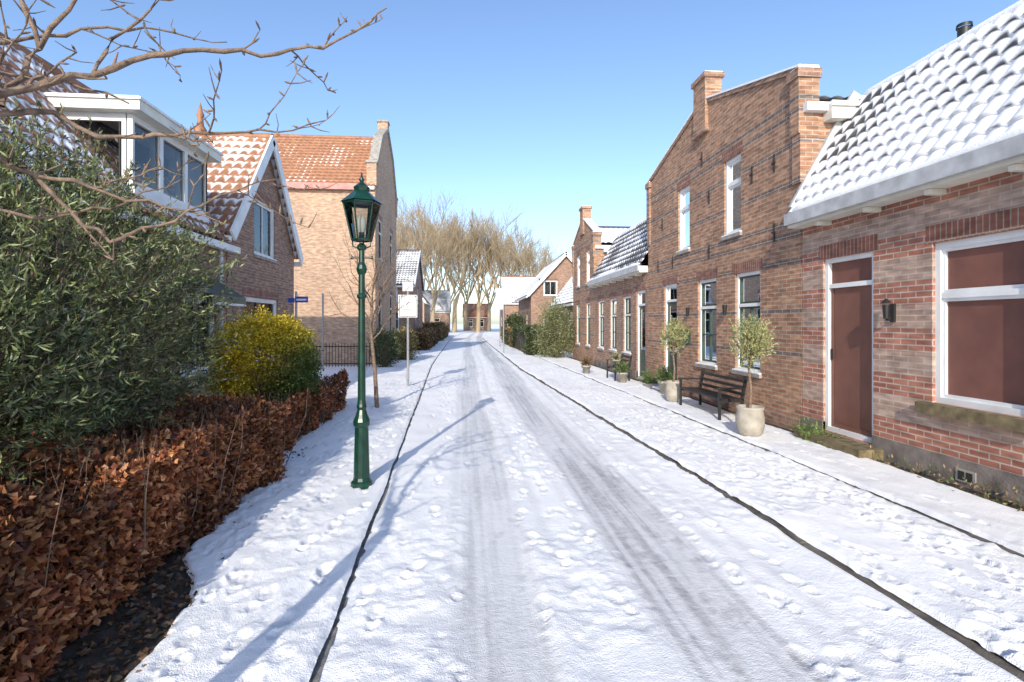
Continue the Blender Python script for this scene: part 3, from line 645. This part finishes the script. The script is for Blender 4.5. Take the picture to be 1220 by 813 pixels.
def potted(name,x,y,s=1.0,zc=1.42,r=.27):
    e=empty(name,(x,y,0));mb=MB()
    mb.lathe((0,0,.1),[(0.0,0),(.13*s,0),(.17*s,.04),(.2*s,.16),(.2*s,.28),(.18*s,.37),(.195*s,.4),(.195*s,.43),(.17*s,.43),(.165*s,.39),(0,.385)],POT,24);mb.build('pot',e)
    t=MB();t.tube([(0,0,.45),(.02,.01,.8),(-.01,.02,1.1),(.03,0,1.45)],[.022,.02,.017,.012],BARK,7)
    for k in range(14):
        a=random.uniform(0,6.28);t.tube([(.0,0,random.uniform(1.1,1.3)),(.15*math.cos(a),.15*math.sin(a),zc+random.uniform(-.1,.1)),(.24*math.cos(a),.24*math.sin(a),zc+random.uniform(-.15,.35))],[.01,.006,.002],BARK,4)
    t.build('trunk',e)
    n=260;d=unit(rng.normal(size=(n,3)));S=np.array([0.02,0,zc])+d*rng.uniform(.2,1,(n,1))*np.array([r,r,r*1.3]);per=14
    i=np.repeat(np.arange(n),per);tt=np.tile(np.linspace(0,1,per),n)[:,None];dr=unit(d*.4+rng.normal(size=(n,3))*.4+np.array([0,0,.8]))
    P=S[i]+dr[i]*.17*tt;leaves('leaves',P,dr[i]+rng.normal(size=(len(i),3))*.7,.045,.013,pick([(.28,.3,.13),(.2,.22,.08),(.38,.37,.17)],len(i)),LEAFG,e)
potted('potted_olive_tree',4.15,7.55);potted('potted_olive_tree',4.35,10.95,.9)
bush('weeds',(4.9,7.2,.15),(.12,.5,.12),500,[(.12,.2,.04)],.06,.02,trunk=False,clumps=30,spread=.05)
bush('weeds',(4.93,14.2,.2),(.12,.6,.2),700,[(.1,.16,.04)],.06,.02,trunk=False,clumps=30,spread=.05)
bush('weeds',(4.95,5.2,.1),(.1,1.2,.05),260,[(.12,.16,.05),(.3,.2,.1)],.05,.02,trunk=False,clumps=40,spread=.05)
def bench(name,x,y,L=1.7,mat=WOOD,sc=1.0):
    e=empty(name,(x,y,.1));b=MB()
    for yy in (-L/2,L/2-.05):
        b.box(-.28*sc,-.235*sc,yy,yy+.05,0,.62*sc,IRON);b.box(.2*sc,.245*sc,yy,yy+.05,0,.42*sc,IRON)
        b.beam((.215*sc,yy+.025,.4*sc),(.3*sc,yy+.025,.86*sc),(0,1,0),(1,0,0),.05,.045,IRON)
        b.box(-.235*sc,.2*sc,yy,yy+.05,.36*sc,.40*sc,IRON);b.box(-.31*sc,.25*sc,yy-.005,yy+.055,.621*sc,.655*sc,mat)
    b.build('legs_and_arms',e);s=MB()
    for i in range(5): s.box((-.27+i*.098)*sc,(-.185+i*.098)*sc,-L/2,L/2,.402*sc,.43*sc,mat)
    s.build('seat',e);k=MB()
    for i in range(3):
        t=.52+.13*i;xx=(.215+.085*(t-.4)/.46)*sc;k.box(xx-.03,xx-.005,-L/2,L/2,t*sc-.03*sc,t*sc+.03*sc,mat)
    k.build('backrest',e);return e
bench('garden_bench',4.5,9.6,1.7,IRON,.84)
e=bench('garden_bench',4.45,15.4,.9,sc=.85)
def pot_plant(name,x,y,z,s,pal):
    e=empty(name,(x,y,z));m=MB();m.lathe((0,0,0),[(0,0),(.06*s,0),(.09*s,.15*s),(.1*s,.15*s),(.1*s,.18*s),(.08*s,.18*s),(0,.16*s)],POT,14);m.build('pot',e)
    n=200;d=unit(rng.normal(size=(n,3)));P=np.array([0,0,.24*s])+d*rng.random((n,1))*.12*s;leaves('leaves',P,d+np.array([0,0,.6]),.06*s,.03*s,pick(pal,n),LEAF,e)
pot_plant('potted_plant',4.35,15.25,.47,1.2,[(.5,.4,.3),(.1,.15,.05)]);pot_plant('potted_plant',4.4,15.6,.47,1.0,[(.5,.45,.4),(.15,.1,.05)])
pot_plant('potted_plant',4.3,14.5,.1,1.6,[(.1,.15,.05)]);pot_plant('potted_plant',4.6,12.1,.1,1.7,[(.1,.15,.05)]);pot_plant('potted_plant',3.9,17.2,.1,1.5,[(.15,.1,.05)])

# ------------------------------------------------------------ street lamp
e=empty('street_lamp',(-1.08,5.7,.05));mb=MB()
mb.lathe((0,0,0),[(0,0),(.11,0),(.11,.05),(.09,.07),(.082,.1),(.072,.5),(.068,.62),(.083,.64),(.086,.68),(.075,.71),(.058,.75),(.045,.8),(.052,.83),(.046,.86),(.041,.9),(.036,1.5),(.034,1.95),(.048,1.965),(.05,1.99),(.034,2.01),(.032,2.2),(.044,2.22),(.056,2.26),(.044,2.3),(.03,2.33),(.028,2.45),(.05,2.47),(.05,2.5),(.02,2.53)],LGREEN,12,sm=False);mb.build('post',e)
mb=MB();mb.tube([(-.1,0,2.38),(.1,0,2.38)],[.01,.01],LGREEN,8)
for s in(-1,1): mb.tube([(s*.095,0,2.38),(s*.112,0,2.38)],[.018,.018],LGREEN,8)
zb,zt=2.56,2.94;rb,rt=.1,.185;K=6
def hx(r,z,j): t=math.pi*2*(j)/K+.3;return V((r*math.cos(t),r*math.sin(t),z))
for j in range(4):
    t=j*math.pi/2;mb.tube([(.03*math.cos(t),.03*math.sin(t),2.47),(.09*math.cos(t),.09*math.sin(t),2.5),(.095*math.cos(t),.095*math.sin(t),2.56)],[.008]*3,LGREEN,6)
for j in range(K):
    mb.tube([hx(rb,zb,j),hx(rt,zt,j)],[.009,.009],LGREEN,6)
    mb.tube([hx(rb,zb,j),hx(rb,zb,j+1)],[.011,.011],LGREEN,6);mb.tube([hx(rt,zt,j),hx(rt,zt,j+1)],[.014,.014],LGREEN,6)
    mb.poly([hx(rt+.03,zt+.01,j),hx(rt+.03,zt+.01,j+1),hx(.075,zt+.13,j+1),hx(.075,zt+.13,j)],LGREEN)
    mb.poly([hx(rt+.03,zt+.01,j),hx(rt+.03,zt+.01,j+1),V((0,0,zt+.01))],LGREEN)
    mb.poly([hx(.075,zt+.13,j),hx(.075,zt+.13,j+1),hx(.085,zt+.17,j+1),hx(.085,zt+.17,j)],LGREEN)
    mb.poly([hx(.085,zt+.17,j),hx(.085,zt+.17,j+1),hx(.015,zt+.23,j+1),hx(.015,zt+.23,j)],LGREEN)
mb.lathe((0,0,zt+.22),[(.015,0),(.03,.03),(.012,.06),(.006,.1),(0,.11)],LGREEN,10)
mb.lathe((0,0,zb),[(0,0),(.09,0),(.09,.01),(.03,.03),(.03,.06),(.03,.08)],LGREEN,10)
mb.lathe((0,0,zb+.08),[(.028,0),(.045,.05),(.045,.13),(.02,.18),(0,.19)],CREAM,12)
mb.build('lantern',e)
gm=MB()
LG=glass_mat('lantern_glass',1.35)
for j in range(K): gm.poly([hx(rb,zb,j),hx(rb,zb,j+1),hx(rt,zt,j+1),hx(rt,zt,j)],LG)
gm.build('lantern_glass',e)
GREY=plain('galvanised',(.35,.36,.37),.4,.1,8,metal=.5);SW=plain('sign_white',(.75,.76,.76),.4,.04);SB=plain('sign_blue',(.02,.08,.4),.4)
def sign(name,x,y,h,w,z0,z1,extra=True):
    e=empty(name,(x,y,0));m=MB();m.tube([(0,0,0),(0,0,h)],[.035,.035],GREY,10)
    m.tube([(0,0,h),(0,0,h+.02)],[.03,.01],GREY,10);m.build('pole',e)
    m=MB();m.box(-w/2,w/2,-.05,-.037,z0,z1,SW)
    t=.018;m.box(-w/2+.02,w/2-.02,-.055,-.051,z0+.02,z0+.02+t,IRON);m.box(-w/2+.02,w/2-.02,-.055,-.051,z1-.02-t,z1-.02,IRON)
    m.box(-w/2+.02,-w/2+.02+t,-.055,-.051,z0+.04,z1-.04,IRON);m.box(w/2-.02-t,w/2-.02,-.055,-.051,z0+.04,z1-.04,IRON)
    zc=(z0+z1)/2
    m.box(-.13,.13,-.056,-.051,zc-.12,zc-.06,GREY);m.box(-.05,.02,-.056,-.0512,zc-.05,zc+.16,GREY);m.box(.05,.12,-.056,-.0512,zc-.02,zc+.1,GREY)
    m.build('panel',e);return e
e=sign('traffic_sign',-1.55,14.6,2.9,.5,1.9,2.5)
m=MB();m.box(-.14,.14,-.05,-.037,2.6,2.85,GREY);m.build('upper_panel',e)
sign('traffic_sign',2.1,30,3.7,.9,2.8,3.7)
sign('traffic_sign',2.4,38,3.4,.6,2.7,3.4)
e=empty('street_name_sign',(-4.55,14.9,0));m=MB();m.tube([(0,0,0),(0,0,2.6)],[.03,.03],GREY,8);m.box(-.02,.32,-.05,-.035,2.3,2.46,SB);m.box(.02,.28,-.054,-.051,2.35,2.4,SW);m.box(-.2,-.03,-.05,-.035,2.3,2.42,SB);m.build('post_and_plate',e)
e=empty('signpost',(-5.3,20.5,0));m=MB();m.tube([(0,0,0),(0,0,2.8)],[.035,.035],GREY,8);m.tube([(0,0,2.8),(0,0,2.86)],[.045,.01],GREY,8);m.build('post',e)
e=empty('iron_fence',(-6,21.8,0));m=MB()
for i in range(26): m.box(-.6+i*.12,-.58+i*.12,0,.02,0,.95,IRON)
m.box(-.7,2.6,-.004,-.03,.8,.84,IRON);m.box(-.7,2.6,-.004,-.03,.12,.16,IRON);m.build('pickets',e)

# ------------------------------------------------------------ trees
def grow(mb,p,d,L,r,dep,k,mat,seg=3,wob=.12,nch=(3,4),upb=.12,spread=.75,shr=.68,rsh=.6):
    pts=[p];rs=[r];dd=d.copy()
    for i in range(seg):
        dd=(dd+V((random.gauss(0,wob),random.gauss(0,wob),random.gauss(0,wob)+upb*.5))).normalized();pts.append(pts[-1]+dd*L/seg);rs.append(r*(1-(i+1)/seg*.45))
    mb.tube(pts,rs,mat,k)
    if dep==0: return
    for c in range(random.randint(*nch)):
        t=random.uniform(.3,1) if c else 1.0;i=min(seg-1,int(t*seg));q=pts[i].lerp(pts[i+1],t*seg-i)
        a=V((random.gauss(0,1),random.gauss(0,1),random.gauss(0,.6))).normalized()
        nd=(dd+a*spread*random.uniform(.6,1.1)+Z*upb).normalized()
        grow(mb,q,nd,L*shr*random.uniform(.75,1.15),max(rs[i]*rsh,.018 if mat is BARKL else 0),dep-1,max(3,k-1),mat,seg,wob,nch,upb,spread,shr,rsh)
dm=[]
for v in range(3):
    mb=MB();random.seed(40+v)
    mb.tube([(0,0,-.1),(.1,0,2.4),(0,.1,4)],[.36,.29,.25],BARKL,8)
    for c in range(6):
        a=c*1.05+random.random();grow(mb,V((0,.1,3.0+.5*c)),V((math.cos(a)*.6,math.sin(a)*.6,1.15)).normalized(),4.9,.15,4,5,BARKL,2,.12,(3,5),.16,.66,.71,.58)
    o=mb.build('tree_mesh');dm.append(o.data);bpy.data.objects.remove(o)
T=empty('distant_trees')
random.seed(5)
for i,(x,y,s) in enumerate([(-8.8,78,1.0),(-5.2,86,1.15),(-2.0,95,1.3),(2.2,98,1.25),(6.2,94,1.1),(9.5,88,.95),(13,90,.85),(-13,92,1.2),(-4,116,1.35),(0,122,1.4),(5,118,1.3),(10,120,1.2),(17,110,.95),(-9,118,1.35),(20,80,.7)]):
    o=bpy.data.objects.new('tree',dm[i%3]);COL.objects.link(o);o.parent=T;o.location=(x,y,0);o.scale=(s,s,s*1.12);o.rotation_euler=(0,0,random.random()*6)
random.seed(21)
e=empty('young_tree',(-1.75,10.8,0));mb=MB()
mb.tube([(0,0,.05),(-.04,0,.8),(-.12,0,1.6),(-.1,0,2.2)],[.045,.038,.03,.024],BARK,8)
for c in range(11):
    a=c*2.4;h=1.4+c*.09;grow(mb,V((-.1,0,h)),V((math.cos(a),math.sin(a),1.3)).normalized(),.85,.016,2,4,BARK,4,.12,(2,4),.1,.6,.62,.72)
mb.build('trunk_and_branches',e)
random.seed(11)
e=empty('bare_tree',(-1.75,.3,0));R=empty('parts');R.parent=e;R.location=(1.75,-.3,0);mb=MB()
mb.tube([(-1.75,.3,0),(-1.74,.3,.8),(-1.7,.32,1.6),(-1.68,.4,2.0)],[.085,.07,.065,.06],BARK,12)
def limb(pts,r0,r1,tw=1.0,k=7,dep=0):
    pts=[V(p) for p in pts]
    q=[pts[0]]
    for a,b in zip(pts[:-1],pts[1:]):
        L=(b-a).length;m=max(2,int(L/.06))
        for i in range(1,m+1):
            q.append(a.lerp(b,i/m)+(V((random.gauss(0,.007),random.gauss(0,.007),random.gauss(0,.008))) if i<m else V((0,0,0))))
    n=len(q);rs=[r0+(r1-r0)*i/(n-1) for i in range(n)]
    for i in range(2,n,3): rs[i]*=1.22
    mb.tube(q,rs,BARK,k)
    for i in range(3,n-1):
        if random.random()<.42*tw:
            d=(q[i+1]-q[i]).normalized();s=V((random.gauss(.1,.5),random.gauss(0,.5),random.gauss(.3,.6))).normalized()
            nd=(d*.6+s).normalized();L=random.choice([.03,.05,.1,.18,.3])
            e_=[q[i]]
            st=max(2,int(L/.04))
            for j in range(1,st+1): e_.append(q[i]+nd*L*j/st+V((random.gauss(0,.004),random.gauss(0,.004),.02*(j/st)**2+random.gauss(0,.004))))
            rr=[max(.0014,rs[i]*.5*(1-.7*j/st)+.0008) for j in range(st+1)]
            mb.tube(e_,rr,BARK,5)
            if L>.09:
                for j in range(1,len(e_)):
                    p=e_[j];o_=V((random.gauss(0,.012),random.gauss(0,.012),random.gauss(.008,.01)));mb.tube([p,p+o_,p+o_*1.7],[.003,.0045,.001],BARK,5)
                    if L>.15 and random.random()<.4:
                        b_=V((random.gauss(0,1),random.gauss(0,1),random.gauss(.3,1))).normalized();mb.tube([p,p+b_*.04,p+b_*.08+V((0,0,.01))],[.003,.0022,.0012],BARK,4)
        if random.random()<.45:
            s=V((random.gauss(0,1),random.gauss(0,1),random.gauss(0,1))).normalized()*.014;mb.tube([q[i],q[i]+s,q[i]+s*1.6],[.004,.0055,.001],BARK,5)
limb([(-1.68,.4,2.0),(-1.75,1.2,2.2),(-1.7,1.8,2.4),(-1.39,2.13,2.67),(-1.20,2.16,2.77),(-1.03,2.20,2.82),(-.77,2.27,2.85),(-.54,2.30,2.93),(-.40,2.32,3.03),(-.34,2.34,3.10)],.026,.003)
limb([(-1.7,1.8,2.4),(-1.5,2.1,2.52),(-1.36,2.12,2.44),(-1.0,2.19,2.49),(-.77,2.27,2.53),(-.585,2.31,2.60)],.012,.0022)
limb([(-1.75,1.2,2.2),(-1.72,1.9,2.42),(-1.6,2.14,2.3),(-1.42,2.13,2.11),(-1.32,2.12,2.05),(-1.14,2.10,2.11),(-.92,2.08,2.22),(-.74,2.17,2.31)],.015,.0022)
limb([(-1.6,2.14,2.3),(-1.45,2.12,2.28),(-1.25,2.1,2.2),(-1.05,2.1,2.17),(-.9,2.1,2.12)],.008,.002)
limb([(-1.6,2.0,2.5),(-1.55,2.1,2.75),(-1.42,2.1,2.95),(-1.32,2.12,3.15)],.011,.004)
limb([(-1.55,2.1,2.75),(-1.62,2.1,2.95),(-1.6,2.05,3.2)],.009,.004)
limb([(-1.39,2.13,2.67),(-1.36,2.2,2.85),(-1.22,2.2,2.97),(-1.16,2.2,3.15)],.007,.003)
limb([(-1.78,1.6,2.35),(-1.7,2.0,2.62),(-1.5,2.15,2.66),(-1.3,2.2,2.6)],.012,.003)
limb([(-1.8,1.9,2.6),(-1.6,2.2,2.85),(-1.3,2.3,2.95),(-1.0,2.35,2.93)],.009,.002)
limb([(-1.9,2.0,2.2),(-1.65,2.2,2.15),(-1.4,2.25,2.2),(-1.15,2.3,2.34)],.008,.002)
limb([(-1.68,.4,2.0),(-2.1,.2,2.6),(-2.5,.1,3.3)],.035,.008)
mb.build('trunk_and_branches',R)

# ------------------------------------------------------------ light / camera / world
EL=math.radians(25);AZ=math.radians(14)
L=V((math.sin(AZ)*math.cos(EL),math.cos(AZ)*math.cos(EL),-math.sin(EL)))
sd=bpy.data.lights.new('sun','SUN');sd.energy=5.0;sd.angle=math.radians(.5);sd.color=(1,.92,.79)
so=bpy.data.objects.new('sun',sd);COL.objects.link(so);so.rotation_euler=L.to_track_quat('-Z','Y').to_euler();so.location=(0,-5,20)
w=bpy.data.worlds.new('World');scene.world=w;w.use_nodes=True;nt=w.node_tree
bg=nt.nodes['Background'];sk=N(nt,'ShaderNodeTexSky',sky_type='NISHITA');sk.sun_disc=False;sk.sun_elevation=EL;sk.sun_rotation=math.radians(180)+AZ
sk.air_density=1.0;sk.dust_density=1.0;sk.ozone_density=1.4
g=N(nt,'ShaderNodeMix',data_type='RGBA',blend_type='MULTIPLY');g.inputs[0].default_value=1;g.inputs[7].default_value=(1.45,1.57,1.76,1)
nt.links.new(sk.outputs[0],g.inputs[6]);nt.links.new(g.outputs[2],bg.inputs[0]);bg.inputs[1].default_value=.15
cd=bpy.data.cameras.new('camera');cd.sensor_width=36;cd.lens=640/1220*36;cd.shift_y=-21.5/1220;cd.clip_end=3000;cd.clip_start=.05
co=bpy.data.objects.new('camera',cd);COL.objects.link(co);co.location=(0,0,1.75);co.rotation_euler=(math.radians(90),0,-math.radians(4.9));scene.camera=co
scene.view_settings.view_transform='Standard';scene.view_settings.look='None';scene.view_settings.exposure=0
